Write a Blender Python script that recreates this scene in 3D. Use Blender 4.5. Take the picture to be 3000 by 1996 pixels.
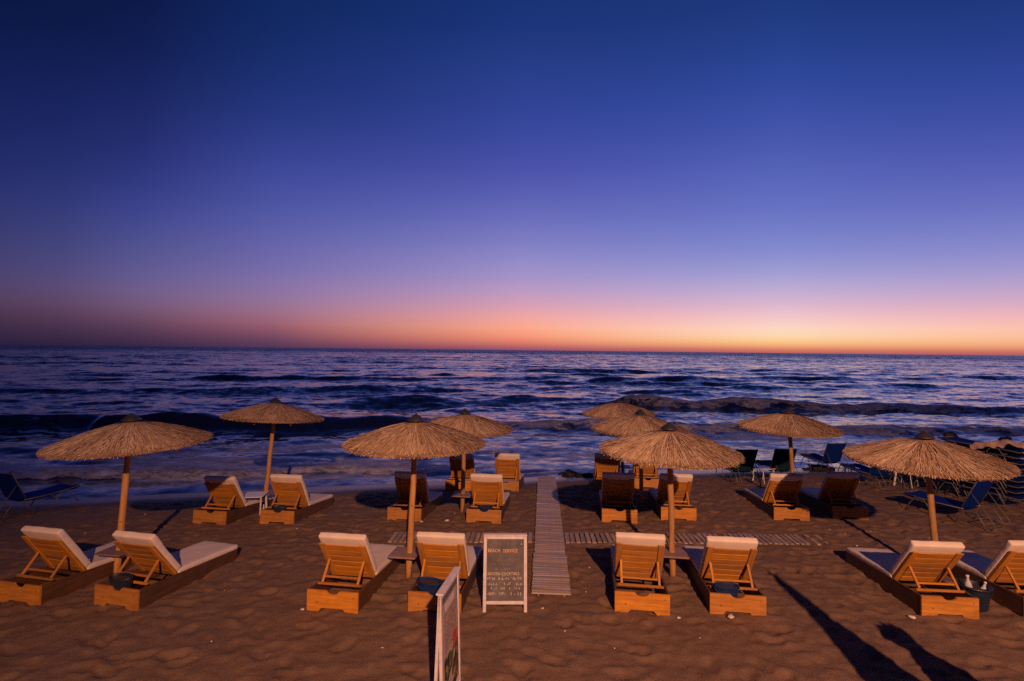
import bpy, bmesh, math, random
import numpy as np
from mathutils import Matrix, Vector

for o in list(bpy.data.objects):
    bpy.data.objects.remove(o, do_unlink=True)
scn = bpy.context.scene
COL = scn.collection
R = math.radians

# ------------------------------------------------------------------ camera
CAM = Vector((0.0, 0.0, 3.6))
F = 1500.0                      # focal length in photo pixels (3000 wide): an 18 mm lens
PITCH, ROLL = R(1.07), R(0.63)
fwd = Vector((0, math.cos(PITCH), math.sin(PITCH)))
r0 = Vector((1, 0, 0)); u0 = r0.cross(fwd)
cr = r0 * math.cos(ROLL) + u0 * math.sin(ROLL)
cu = u0 * math.cos(ROLL) - r0 * math.sin(ROLL)
cam_data = bpy.data.cameras.new('camera')
cam = bpy.data.objects.new('camera', cam_data)
COL.objects.link(cam)
m3 = Matrix((cr, cu, -fwd)).transposed()
cam.matrix_world = Matrix.Translation(CAM) @ m3.to_4x4()
cam_data.sensor_width = 36.0
cam_data.lens = 18.0
cam_data.clip_start = 0.05
cam_data.clip_end = 80000.0
scn.camera = cam

# ------------------------------------------------------------------ sky
def lin(c):
    c = c / 255.0
    return c / 12.92 if c <= 0.04045 else ((c + 0.055) / 1.055) ** 2.4
def srgb(r, g, b):
    return (lin(r), lin(g), lin(b), 1.0)

SUN_AZ = 28.0                   # the sun has set behind the right of the sea
world = bpy.data.worlds.new('World')
scn.world = world
world.use_nodes = True
wt = world.node_tree; wt.nodes.clear()
def wn(kind, **kw):
    n = wt.nodes.new(kind)
    for k, v in kw.items(): setattr(n, k, v)
    return n
def wmath(op, a, b=None, clamp=False):
    n = wn('ShaderNodeMath', operation=op, use_clamp=clamp)
    for i, v in enumerate((a, b)):
        if v is None: continue
        if isinstance(v, (int, float)): n.inputs[i].default_value = v
        else: wt.links.new(v, n.inputs[i])
    return n.outputs[0]
tc = wn('ShaderNodeTexCoord')
nrm = wn('ShaderNodeVectorMath', operation='NORMALIZE'); wt.links.new(tc.outputs['Generated'], nrm.inputs[0])
sep = wn('ShaderNodeSeparateXYZ'); wt.links.new(nrm.outputs[0], sep.inputs[0])
elev = wmath('DIVIDE', wmath('ARCSINE', sep.outputs['Z']), math.pi / 2, clamp=True)
hl = wmath('SQRT', wmath('ADD', wmath('MULTIPLY', sep.outputs['X'], sep.outputs['X']), wmath('MULTIPLY', sep.outputs['Y'], sep.outputs['Y'])))
hl = wmath('MAXIMUM', hl, 0.001)
cosaz = wmath('DIVIDE', wmath('ADD', wmath('MULTIPLY', sep.outputs['X'], math.sin(R(SUN_AZ))), wmath('MULTIPLY', sep.outputs['Y'], math.cos(R(SUN_AZ)))), hl)
azd = wmath('ARCCOSINE', wmath('MINIMUM', wmath('MAXIMUM', cosaz, -0.9999), 0.9999))
SKY = {
 0.0: [(0.0,(185,96,96)),(.24,(205,105,98)),(.54,(240,145,100)),(.88,(253,190,120)),(1.3,(254,215,158)),(2.2,(253,218,196)),(3.0,(252,208,200)),(3.9,(238,190,203)),(5.2,(212,178,208)),(6.9,(178,166,212)),(9.4,(138,140,205)),(13.6,(104,112,190)),(17.6,(86,96,179)),(20.4,(72,84,168)),(26.2,(44,68,148)),(31.5,(30,54,120)),(45,(20,40,92)),(90,(22,26,62))],
 27.0: [(0.0,(140,78,104)),(.3,(170,92,105)),(.69,(215,115,105)),(1.3,(245,140,110)),(2.1,(254,165,130)),(3.1,(252,168,150)),(4.3,(228,160,172)),(6.0,(200,155,190)),(7.4,(174,148,196)),(9.6,(150,138,198)),(11.9,(128,122,190)),(14.9,(104,103,180)),(19.4,(75,80,165)),(24.6,(52,66,148)),(28.8,(42,60,135)),(34.4,(22,48,112)),(48,(16,36,88)),(90,(22,26,62))],
 53.0: [(0.0,(84,54,86)),(.45,(95,60,90)),(1.3,(125,75,98)),(2.2,(155,92,108)),(3.05,(160,104,125)),(4.35,(150,114,150)),(5.9,(138,114,165)),(8.0,(118,106,168)),(10.2,(104,98,166)),(13.3,(82,86,160)),(17.4,(62,70,150)),(22.2,(40,54,125)),(26,(28,46,110)),(31.4,(16,38,94)),(48,(12,28,74)),(90,(22,26,62))],
 64.3: [(0.0,(54,38,68)),(.4,(64,44,72)),(1.7,(90,60,85)),(2.9,(112,78,105)),(4.3,(118,92,132)),(6.2,(100,90,145)),(9.1,(80,80,140)),(12,(62,66,138)),(15.6,(44,50,118)),(20,(30,40,100)),(26,(16,28,78)),(32,(10,22,64)),(48,(10,22,60)),(90,(22,26,62))],
 98.0: [(0.0,(34,25,55)),(.4,(37,27,57)),(1.5,(48,34,62)),(2.67,(58,41,68)),(3.9,(64,49,80)),(5.3,(56,50,92)),(7.84,(44,45,93)),(10.4,(35,40,90)),(13.7,(25,34,84)),(19.4,(14,27,76)),(22.6,(9,22,66)),(25.7,(7,17,54)),(34,(6,15,46)),(60,(12,20,52)),(90,(22,26,62))],
 135.0: [(0.0,(40,32,62)),(4,(52,42,76)),(9,(50,42,84)),(16,(40,36,80)),(30,(28,28,66)),(60,(22,25,58)),(90,(22,26,62))],
}
# between the two left-hand profiles the fall-off eases out
def blend_profile(p, q, w):
    es = sorted({e for e, _ in p} | {e for e, _ in q})
    def at(pr, e): return [float(np.interp(e, [a for a, _ in pr], [c[i] for _, c in pr])) for i in range(3)]
    return [(e, tuple(x * (1 - w) + y * w for x, y in zip(at(p, e), at(q, e)))) for e in es][:31]
SKY[69.5] = blend_profile(SKY[64.3], SKY[98.0], .40)
SKY[76.0] = blend_profile(SKY[64.3], SKY[98.0], .72)
SKY[84.0] = blend_profile(SKY[64.3], SKY[98.0], .90)
def even_profile(p):
    """the same profile without kinks: resampled evenly in sqrt(elevation) after a light smoothing"""
    w = np.linspace(0, 90 ** .5, 760); out = []
    kern = np.exp(-(np.arange(-24, 25) / 11.0) ** 2); kern /= kern.sum()
    ch = []
    for i in range(3):
        y = np.interp(w * w, [a for a, _ in p], [c[i] for _, c in p])
        ch.append(np.convolve(np.pad(y, 24, mode='edge'), kern, mode='valid'))
    for q in np.linspace(0, 90 ** .5, 31):
        c = [float(np.interp(q, w, y)) for y in ch]
        lift = 1 + .03 * min(1, max(0, (q * q - 5) / 8))
        out.append((q * q, (c[0], min(255, c[1] * (lift + .01)), min(255, c[2] * lift))))
    return out
SKY = {a: even_profile(p) for a, p in sorted(SKY.items())}
# north of the sun the glow lies lower and fades more slowly
sinaz = wmath('DIVIDE', wmath('SUBTRACT', wmath('MULTIPLY', sep.outputs['X'], math.cos(R(SUN_AZ))), wmath('MULTIPLY', sep.outputs['Y'], math.sin(R(SUN_AZ)))), hl)
rgt = wmath('MINIMUM', wmath('MAXIMUM', wmath('DIVIDE', sinaz, math.sin(R(17))), 0.0), 1.3)
elev = wmath('MULTIPLY', elev, wmath('ADD', wmath('MULTIPLY', rgt, 0.20), 1.0))
azd = wmath('MULTIPLY', azd, wmath('SUBTRACT', 1.0, wmath('MULTIPLY', wmath('MINIMUM', rgt, 1.0), 0.25)))
prev = None; prev_az = None
for az, stops in SKY.items():
    ramp = wn('ShaderNodeValToRGB'); cr_ = ramp.color_ramp; cr_.interpolation = 'LINEAR'
    while len(cr_.elements) > 1: cr_.elements.remove(cr_.elements[-1])
    cr_.elements[0].position = 0.0; cr_.elements[0].color = srgb(*stops[0][1])
    for e, c in stops[1:]:
        el = cr_.elements.new(e / 90.0); el.color = srgb(*c)
    wt.links.new(elev, ramp.inputs[0])
    if prev is None:
        prev = ramp.outputs[0]
    else:
        mr = wn('ShaderNodeMapRange'); mr.interpolation_type = 'LINEAR'
        wt.links.new(azd, mr.inputs['Value'])
        mr.inputs['From Min'].default_value = R(prev_az); mr.inputs['From Max'].default_value = R(az)
        mx = wn('ShaderNodeMix', data_type='RGBA')
        wt.links.new(mr.outputs[0], mx.inputs['Factor'])
        wt.links.new(prev, mx.inputs['A']); wt.links.new(ramp.outputs[0], mx.inputs['B'])
        prev = mx.outputs['Result']
    prev_az = az
bg = wn('ShaderNodeBackground'); wt.links.new(prev, bg.inputs['Color']); bg.inputs['Strength'].default_value = 1.0
wo = wn('ShaderNodeOutputWorld'); wt.links.new(bg.outputs[0], wo.inputs['Surface'])

# ------------------------------------------------------------------ street lamp light (the photo's hard warm light from behind the camera)
LAMP = Vector((3.1, -13.6, 11.5))
LAMP_AIM = Vector((4.0, 9.5, 0.0))
ld = bpy.data.lights.new('lamp_light', 'SPOT')
ld.energy = 26500.0
ld.color = (1.0, 0.49, 0.275)
ld.spot_size = R(75); ld.spot_blend = 1.0
ld.shadow_soft_size = 0.14
lamp_light = bpy.data.objects.new('lamp_light', ld)
lamp_light.rotation_mode = 'QUATERNION'
LAMP_QUAT = (LAMP_AIM - LAMP).to_track_quat('-Z', 'Y')

vs = scn.view_settings
vs.view_transform = 'Standard'; vs.look = 'None'; vs.exposure = 0.0; vs.gamma = 1.0
vs.use_curve_mapping = False
scn.render.engine = 'CYCLES'
scn.cycles.use_denoising = False
scn.cycles.use_adaptive_sampling = False
scn.cycles.max_bounces = 6
scn.cycles.sample_clamp_indirect = 5.0
scn.cycles.sample_clamp_direct = 12.0

# ------------------------------------------------------------------ numpy noise
def vnoise(x, y, seed=0):
    xi = np.floor(x).astype(np.int64); yi = np.floor(y).astype(np.int64)
    fx = x - xi; fy = y - yi
    fx = fx * fx * fx * (fx * (fx * 6 - 15) + 10); fy = fy * fy * fy * (fy * (fy * 6 - 15) + 10)
    def h(a, b):
        n = (a * 374761393 + b * 668265263 + seed * 974711) & 0xFFFFFFFF
        n = ((n ^ (n >> 13)) * 1274126177) & 0xFFFFFFFF
        n = (n ^ (n >> 16)) & 0xFFFF
        return n / 65535.0
    a = h(xi, yi); b = h(xi + 1, yi); c = h(xi, yi + 1); d = h(xi + 1, yi + 1)
    return (a + (b - a) * fx) * (1 - fy) + (c + (d - c) * fx) * fy - 0.5
def fbm(x, y, seed=0, oct=4, gain=0.5):
    t = 0; amp = 1.0
    for i in range(oct):
        t = t + amp * vnoise(x * 2 ** i + 17.3 * i, y * 2 ** i - 9.1 * i, seed + i); amp *= gain
    return t
def sstep(a, b, x):
    t = np.clip((x - a) / (b - a), 0, 1)
    return t * t * (3 - 2 * t)

SEA = -0.5
def shore(X):
    return 16.6 + 0.2 * np.clip(X, -60, 80)
def shore_s(X, Y):
    return Y - shore(X) + 0.9 * vnoise(X * 0.16, X * 0 + 3.3, 5) + 0.35 * vnoise(X * 0.55, X * 0 + 8.3, 6)
PS = [-60, -9, -7, -5, -3, -1.5, 0, 2, 6, 20, 200]
PZ = [0.0, 0.0, -0.015, -0.06, -0.2, -0.36, -0.5, -0.75, -1.2, -2.6, -6]
def base_z(X, Y):
    s = shore_s(np.asarray(X, float), np.asarray(Y, float))
    return np.interp(s, PS, PZ)
def gz(x, y):
    return float(base_z(np.array([x]), np.array([y]))[0])
def ray(px, py):
    return (fwd + cr * ((px - 1500) / F) - cu * ((py - 998) / F)).normalized()
def ground(px, py):
    d = ray(px, py)
    z = 0.0
    for _ in range(12):
        t = (z - CAM.z) / d.z
        p = CAM + d * t
        z = gz(p.x, p.y)
    return Vector((p.x, p.y, z))
def at_depth(px, py, Y):
    d = ray(px, py)
    return CAM + d * (Y / d.y)

# ------------------------------------------------------------------ materials
class NT:
    def __init__(s, name):
        s.m = bpy.data.materials.new(name); s.m.use_nodes = True
        s.t = s.m.node_tree; s.t.nodes.clear()
        s.out = s.n('ShaderNodeOutputMaterial'); s.b = s.n('ShaderNodeBsdfPrincipled')
        s.l(s.b.outputs[0], s.out.inputs['Surface'])
    def n(s, k, **kw):
        n = s.t.nodes.new(k)
        for a, v in kw.items(): setattr(n, a, v)
        return n
    def l(s, a, b): s.t.links.new(a, b)
    def put(s, sock, v):
        if isinstance(v, (int, float, tuple)): sock.default_value = v
        else: s.l(v, sock)
    def noise(s, vec, scale, detail=4, rough=0.55, col=False):
        n = s.n('ShaderNodeTexNoise'); n.inputs['Scale'].default_value = scale
        n.inputs['Detail'].default_value = detail; n.inputs['Roughness'].default_value = rough
        if vec is not None: s.l(vec, n.inputs['Vector'])
        return n.outputs['Color' if col else 'Fac']
    def coord(s, which='Object', scale=None):
        c = s.n('ShaderNodeTexCoord').outputs[which]
        if scale:
            mp = s.n('ShaderNodeMapping'); mp.inputs['Scale'].default_value = scale
            s.l(c, mp.inputs['Vector']); c = mp.outputs[0]
        return c
    def pos(s, scale=None):
        c = s.n('ShaderNodeNewGeometry').outputs['Position']
        if scale:
            mp = s.n('ShaderNodeMapping'); mp.inputs['Scale'].default_value = scale
            s.l(c, mp.inputs['Vector']); c = mp.outputs[0]
        return c
    def mix(s, f, a, b):
        n = s.n('ShaderNodeMix', data_type='RGBA')
        s.put(n.inputs['Factor'], f)
        for k, v in (('A', a), ('B', b)):
            s.put(n.inputs[k], v if not isinstance(v, tuple) else (tuple(v) + (1.0,))[:4])
        return n.outputs['Result']
    def ramp(s, f, stops):
        n = s.n('ShaderNodeValToRGB'); e = n.color_ramp
        while len(e.elements) > 1: e.elements.remove(e.elements[-1])
        e.elements[0].position = stops[0][0]; e.elements[0].color = (tuple(stops[0][1]) + (1,))[:4]
        for p, c in stops[1:]:
            k = e.elements.new(p); k.color = (tuple(c) + (1,))[:4]
        s.l(f, n.inputs[0]); return n.outputs[0]
    def mr(s, f, a, b, c=0.0, d=1.0, smooth=False):
        n = s.n('ShaderNodeMapRange'); n.interpolation_type = 'SMOOTHSTEP' if smooth else 'LINEAR'
        s.l(f, n.inputs['Value'])
        for k, v in (('From Min', a), ('From Max', b), ('To Min', c), ('To Max', d)): s.put(n.inputs[k], v)
        return n.outputs[0]
    def math(s, op, a, b=None, clamp=False):
        n = s.n('ShaderNodeMath', operation=op, use_clamp=clamp)
        s.put(n.inputs[0], a)
        if b is not None: s.put(n.inputs[1], b)
        return n.outputs[0]
    def attr(s, name):
        return s.n('ShaderNodeAttribute', attribute_name=name).outputs['Fac']
    def bump(s, h, strength=0.5, dist=0.01):
        n = s.n('ShaderNodeBump'); n.inputs['Strength'].default_value = strength
        n.inputs['Distance'].default_value = dist
        s.l(h, n.inputs['Height']); s.l(n.outputs[0], s.b.inputs['Normal'])
    def set(s, **kw):
        for k, v in kw.items():
            k = k.replace('_', ' ')
            s.put(s.b.inputs[k], v if not (isinstance(v, tuple) and len(v) == 3) else v + (1.0,))
    def rand(s):
        return s.n('ShaderNodeObjectInfo').outputs['Random']

def wood_mat(name, axis, dark, light, knots=True):
    k = NT(name)
    sc = [28.0, 28.0, 28.0]; sc[axis] = 2.2
    v = k.coord('Object', tuple(sc))
    # shift the grain from piece to piece
    sh = k.n('ShaderNodeVectorMath', operation='ADD'); k.l(v, sh.inputs[0])
    cx = k.n('ShaderNodeCombineXYZ')
    for i in range(3): k.l(k.math('MULTIPLY', k.rand(), 37.0 + 11 * i), cx.inputs[i])
    k.l(cx.outputs[0], sh.inputs[1]); v = sh.outputs[0]
    g = k.noise(v, 1.0, 5, 0.65)
    c = k.ramp(g, [(0.3, dark), (0.7, light)])
    if knots:
        vv = k.n('ShaderNodeTexVoronoi', feature='F1'); vv.inputs['Scale'].default_value = 7.0
        sep_ = k.coord('Object'); k.l(sep_, vv.inputs['Vector'])
        kn = k.mr(vv.outputs['Distance'], 0.05, 0.13, 1.0, 0.0)
        c = k.mix(k.math('MULTIPLY', kn, 0.7), c, tuple(x * 0.3 for x in dark))
    wear = k.noise(k.coord('Object'), 5.0, 3)
    c = k.mix(k.mr(wear, 0.45, 0.75, 0.0, 0.4), c, tuple(x * 0.6 for x in dark))
    hs = k.n('ShaderNodeHueSaturation'); k.l(c, hs.inputs['Color'])
    k.l(k.mr(k.rand(), 0, 1, 0.70, 1.12), hs.inputs['Value'])
    k.l(k.mr(k.rand(), 0, 1, 0.93, 1.0), hs.inputs['Saturation'])
    k.set(Base_Color=hs.outputs[0], Roughness=0.55)
    k.bump(g, 0.35, 0.004)
    return k.m
WD, WL = (0.42, 0.150, 0.010), (0.70, 0.285, 0.026)
M = {}
for ax, nm in enumerate('xyz'):
    M['wood_' + nm] = wood_mat('varnished_pine_' + nm, ax, WD, WL)
    M['brown_wood_' + nm] = wood_mat('brown_stained_board_' + nm, ax, (0.075, 0.030, 0.012), (0.15, 0.062, 0.022))
    M['grey_wood_' + nm] = wood_mat('weathered_plank_' + nm, ax, (0.30, 0.22, 0.18), (0.52, 0.40, 0.33), knots=False)
M['pole'] = wood_mat('peeled_pole', 2, (0.42, 0.19, 0.055), (0.66, 0.33, 0.10))
M['shelf'] = wood_mat('shelf_board', 0, (0.24, 0.13, 0.09), (0.36, 0.22, 0.16), knots=False)

k = NT('thatch')
a = k.attr('tint')
v = k.coord('Object')
n1 = k.noise(v, 2.6, 4, 0.6)
c = k.ramp(a, [(0.0, (0.13, 0.07, 0.04)), (0.35, (0.36, 0.21, 0.12)), (0.7, (0.62, 0.42, 0.26)), (1.0, (0.85, 0.65, 0.45))])
c = k.mix(k.mr(n1, 0.45, 0.75, 0.0, 0.4), c, (0.33, 0.20, 0.13))
k.set(Base_Color=c, Roughness=0.85); M['thatch'] = k.m

def plain(name, col, rough=0.6, var=0.12, scale=8.0, metal=0.0, bump=0.0, spec=None):
    k = NT(name)
    n = k.noise(k.coord('Object'), scale, 4, 0.6)
    c = k.mix(k.mr(n, 0.3, 0.7), tuple(x * (1 - var) for x in col), tuple(min(1, x * (1 + var)) for x in col))
    k.set(Base_Color=c, Roughness=rough, Metallic=metal)
    if spec is not None: k.b.inputs['Specular IOR Level'].default_value = spec
    if bump: k.bump(k.noise(k.coord('Object'), scale * 6, 3), bump, 0.003)
    M[name] = k.m
    return k.m
plain('cap_plastic', (0.03, 0.025, 0.03), 0.5)
plain('dark_fill', (0.05, 0.025, 0.01), 0.9)
plain('white_paint', (0.62, 0.55, 0.56), 0.5, 0.14, 14, bump=0.15)
plain('white_plastic', (0.75, 0.72, 0.72), 0.4, 0.06)
plain('chalkboard', (0.115, 0.10, 0.105), 0.8, 0.4, 5)
plain('chalk_orange', (0.85, 0.42, 0.17), 0.9, 0.25, 60)
plain('chalk_cream', (0.62, 0.52, 0.40), 0.9, 0.3, 60)
plain('chalk_faint', (0.20, 0.16, 0.16), 0.9, 0.3, 60)
plain('chalk_lilac', (0.24, 0.20, 0.27), 0.9, 0.3, 60)
plain('poster_paper', (0.42, 0.30, 0.25), 0.6, 0.15, 6)
plain('poster_ink', (0.15, 0.09, 0.08), 0.7)
plain('navy_plastic', (0.014, 0.022, 0.045), 0.45, 0.3, 20, bump=0.3)
plain('blue_plastic', (0.010, 0.026, 0.10), 0.6, 0.3, 20, bump=0.3, spec=0.2)
plain('blue_fabric', (0.004, 0.024, 0.20), 0.95, 0.25, 40, bump=0.3, spec=0.05)
plain('green_fabric', (0.010, 0.035, 0.045), 0.95, 0.25, 40, bump=0.3, spec=0.05)
plain('metal_tube', (0.13, 0.115, 0.115), 0.5, 0.25, 12)
plain('canvas', (0.45, 0.40, 0.34), 0.8, 0.1)
plain('tan_cover', (0.50, 0.33, 0.25), 0.8, 0.25, 5)
plain('lamp_metal', (0.12, 0.12, 0.12), 0.5)
plain('pebble', (0.62, 0.55, 0.50), 0.7, 0.2, 30)
plain('dark_rock', (0.03, 0.027, 0.027), 0.55, 0.5, 8, bump=0.8)
plain('seaweed', (0.025, 0.018, 0.014), 0.7, 0.5, 20, bump=0.8)
plain('bottle_plastic', (0.55, 0.55, 0.58), 0.15, 0.1)
plain('bottle_label', (0.7, 0.65, 0.6), 0.5)
plain('can_red', (0.5, 0.06, 0.05), 0.4)

k = NT('mattress_fabric')
v = k.coord('Object')
n1 = k.noise(v, 3.0, 4, 0.6); n2 = k.noise(v, 220.0, 2)
c = k.mix(k.mr(n1, 0.35, 0.75), (0.80, 0.67, 0.58), (0.69, 0.57, 0.49))
k.set(Base_Color=c, Roughness=0.9)
h = k.math('ADD', k.math('MULTIPLY', k.noise(v, 9.0, 3), 2.0), k.math('MULTIPLY', n2, 0.25))
k.bump(h, 0.35, 0.01); M['mattress'] = k.m

k = NT('lamp_glow')
k.set(Base_Color=(1, 0.6, 0.3), Emission_Color=(1.0, 0.5, 0.25), Emission_Strength=30.0); M['lamp_glow'] = k.m

# food pictures on the menu board
k = NT('food_picture')
vo = k.n('ShaderNodeTexVoronoi'); vo.inputs['Scale'].default_value = 16.0; k.l(k.coord('Object'), vo.inputs['Vector'])
sp = k.n('ShaderNodeSeparateColor'); k.l(vo.outputs['Color'], sp.inputs[0])
c = k.ramp(sp.outputs[0], [(0.0, (0.02, 0.03, 0.05)), (0.3, (0.08, 0.10, 0.03)), (0.5, (0.35, 0.22, 0.10)), (0.72, (0.45, 0.38, 0.30)), (0.88, (0.35, 0.05, 0.03))])
c.node.color_ramp.interpolation = 'CONSTANT'
k.set(Base_Color=c, Roughness=0.4); M['food_picture'] = k.m

# ---- sand
k = NT('sand')
p = k.pos()
big = k.noise(p, 0.35, 4, 0.6); mid = k.noise(p, 3.0, 5, 0.65); fine = k.noise(p, 60.0, 4, 0.7); grain = k.noise(p, 320.0, 2, 0.6)
c = k.mix(k.mr(mid, 0.3, 0.72), (0.192, 0.114, 0.080), (0.298, 0.180, 0.126))
c = k.mix(k.mr(big, 0.35, 0.7, 0.0, 0.45), c, (0.215, 0.122, 0.072))
c = k.mix(k.mr(fine, 0.35, 0.75, 0.0, 0.5), c, (0.15, 0.084, 0.048))
sp1 = k.n('ShaderNodeTexVoronoi'); sp1.inputs['Scale'].default_value = 24.0; k.l(p, sp1.inputs['Vector'])
spc = k.n('ShaderNodeSeparateColor'); k.l(sp1.outputs['Color'], spc.inputs[0])
speck = k.math('MULTIPLY', k.mr(sp1.outputs['Distance'], 0.10, 0.22, 1.0, 0.0), k.mr(spc.outputs[0], 0.90, 0.93))
c = k.mix(k.math('MULTIPLY', speck, 0.6), c, (0.46, 0.38, 0.32))
sp2 = k.mr(spc.outputs[1], 0.86, 0.9)
dk = k.math('MULTIPLY', k.mr(sp1.outputs['Distance'], 0.15, 0.35, 1.0, 0.0), sp2)
c = k.mix(k.math('MULTIPLY', dk, 0.5), c, (0.07, 0.04, 0.025))
wet = k.attr('wet')
c = k.mix(wet, c, (0.045, 0.030, 0.020))
k.set(Base_Color=c, Roughness=k.mr(wet, 0, 1, 0.95, 0.2))
k.b.inputs['Specular IOR Level'].default_value = 0.25
h = k.math('ADD', k.math('MULTIPLY', mid, 1.2), k.math('ADD', k.math('MULTIPLY', fine, 0.5), k.math('MULTIPLY', grain, 0.22)))
h = k.math('MULTIPLY', h, k.mr(wet, 0, 1, 1.0, 0.12))
k.bump(h, 0.8, 0.03); M['sand'] = k.m

# ---- sea water
k = NT('sea_water')
geo = k.n('ShaderNodeNewGeometry')
P = geo.outputs['Position']
def nvec(scale, stretch, amp):
    mp = k.n('ShaderNodeMapping'); mp.inputs['Scale'].default_value = stretch; k.l(P, mp.inputs['Vector'])
    n = k.noise(mp.outputs[0], scale, 3, 0.6, col=True)
    s_ = k.n('ShaderNodeVectorMath', operation='SUBTRACT'); k.l(n, s_.inputs[0]); s_.inputs[1].default_value = (0.5, 0.5, 0.5)
    m_ = k.n('ShaderNodeVectorMath', operation='MULTIPLY'); k.l(s_.outputs[0], m_.inputs[0]); m_.inputs[1].default_value = amp
    return m_.outputs[0]
def vadd(a, b):
    n = k.n('ShaderNodeVectorMath', operation='ADD'); k.l(a, n.inputs[0]); k.l(b, n.inputs[1]); return n.outputs[0]
rip = vadd(nvec(2.6, (0.85, 1.0, 1.0), (0.30, 0.50, 0.0)), nvec(1.05, (0.80, 1.0, 1.0), (0.32, 0.60, 0.0)))
rip = vadd(rip, nvec(0.36, (0.75, 1.0, 1.0), (0.22, 0.46, 0.0)))
rip = vadd(rip, nvec(0.11, (0.7, 1.0, 1.0), (0.12, 0.30, 0.0)))
rip = vadd(rip, nvec(0.035, (0.7, 1.0, 1.0), (0.06, 0.22, 0.0)))
far = k.attr('far')
fsc = k.n('ShaderNodeVectorMath', operation='SCALE'); k.l(rip, fsc.inputs[0]); k.l(k.math('MULTIPLY', k.mr(far, 0, 1, 0.78, 1.2), k.mr(k.attr('calm'), 0, 1, 1.0, 0.62)), fsc.inputs['Scale']); rip = fsc.outputs[0]
slope = k.n('ShaderNodeCombineXYZ'); k.l(k.math('ADD', k.mr(far, 0, 1, 0.0, -0.05), k.mr(k.attr('horizon'), 0, 1, 0.0, -0.16)), slope.inputs['Y'])   # far out only wave faces turned to the shore stay in view
rip = vadd(rip, slope.outputs[0])
nn = vadd(geo.outputs['Normal'], rip)
nz = k.n('ShaderNodeVectorMath', operation='NORMALIZE'); k.l(nn, nz.inputs[0])
foam = k.attr('foam')
pm = k.n('ShaderNodeMapping'); pm.inputs['Scale'].default_value = (0.55, 1.0, 1.0); k.l(P, pm.inputs['Vector'])
f1 = k.noise(pm.outputs[0], 2.2, 6, 0.68); f2 = k.noise(pm.outputs[0], 9.0, 6, 0.75)
ft = k.math('ADD', k.math('MULTIPLY', f1, 0.55), k.math('MULTIPLY', f2, 0.45))
lo = k.math('SUBTRACT', 0.76, k.math('MULTIPLY', foam, 0.56))
fm = k.mr(ft, lo, k.math('ADD', lo, 0.16), 0.0, 1.0, smooth=True)
fm = k.math('MULTIPLY', k.math('MULTIPLY', fm, 0.88), k.mr(foam, 0.0, 0.15))
shal = k.attr('shallow')
deepc = k.mix(shal, (0.012, 0.012, 0.044), (0.05, 0.038, 0.045))
foamc = k.mix(k.mr(ft, 0.38, 0.62), (0.09, 0.09, 0.14), (0.72, 0.70, 0.82))
k.set(Base_Color=k.mix(fm, deepc, foamc), Roughness=k.mr(fm, 0, 1, 0.10, 0.6))
k.b.inputs['IOR'].default_value = 1.43
k.l(k.mr(fm, 0, 1, 0.5, 0.15), k.b.inputs['Specular IOR Level'])
k.l(nz.outputs[0], k.b.inputs['Normal'])
M['sea'] = k.m

# ------------------------------------------------------------------ mesh helpers
def new_obj(name, me, mat=None, parent=None, loc=None, rot=None):
    if mat is not None and not me.materials: me.materials.append(M[mat] if isinstance(mat, str) else mat)
    o = bpy.data.objects.new(name, me); COL.objects.link(o)
    if parent: o.parent = parent
    if loc is not None: o.location = loc
    if rot is not None: o.rotation_euler = rot
    return o
def thing(name, label, cat, loc=(0, 0, 0), rot=(0, 0, 0), group=None):
    o = bpy.data.objects.new(name, None); COL.objects.link(o)
    o.empty_display_size = 0.2
    o.location = loc; o.rotation_euler = rot
    tag(o, label, cat, group); return o
def tag(o, label, cat, group=None):
    o['label'] = label; o['category'] = cat
    if group: o['group'] = group
    return o
def finish(bm, name, smooth=False):
    me = bpy.data.meshes.new(name); bm.to_mesh(me); bm.free()
    if smooth:
        for p_ in me.polygons: p_.use_smooth = True
    return me
def box_me(name, sx, sy, sz, bevel=0.004, c=(0, 0, 0), seg=1, smooth=False):
    bm = bmesh.new(); bmesh.ops.create_cube(bm, size=1.0)
    for v_ in bm.verts: v_.co = Vector((v_.co.x * sx + c[0], v_.co.y * sy + c[1], v_.co.z * sz + c[2]))
    if bevel: bmesh.ops.bevel(bm, geom=bm.edges[:], offset=bevel, segments=seg, affect='EDGES', profile=0.5)
    return finish(bm, name, smooth)
def prism_me(name, pts, axis_len, axis='y', bevel=0.0):
    """outline pts (x,z) extruded along y, or (y,z) extruded along x; centred"""
    bm = bmesh.new(); h = axis_len / 2
    mk = (lambda a_, b_, t: (a_, t, b_)) if axis == 'y' else (lambda a_, b_, t: (t, a_, b_))
    A = [bm.verts.new(mk(a_, b_, -h)) for a_, b_ in pts]; B = [bm.verts.new(mk(a_, b_, h)) for a_, b_ in pts]
    n = len(pts)
    bm.faces.new(A); bm.faces.new(B[::-1])
    for i in range(n): bm.faces.new((A[i], B[i], B[(i + 1) % n], A[(i + 1) % n]))
    bmesh.ops.recalc_face_normals(bm, faces=bm.faces[:])
    return finish(bm, name)
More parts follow.
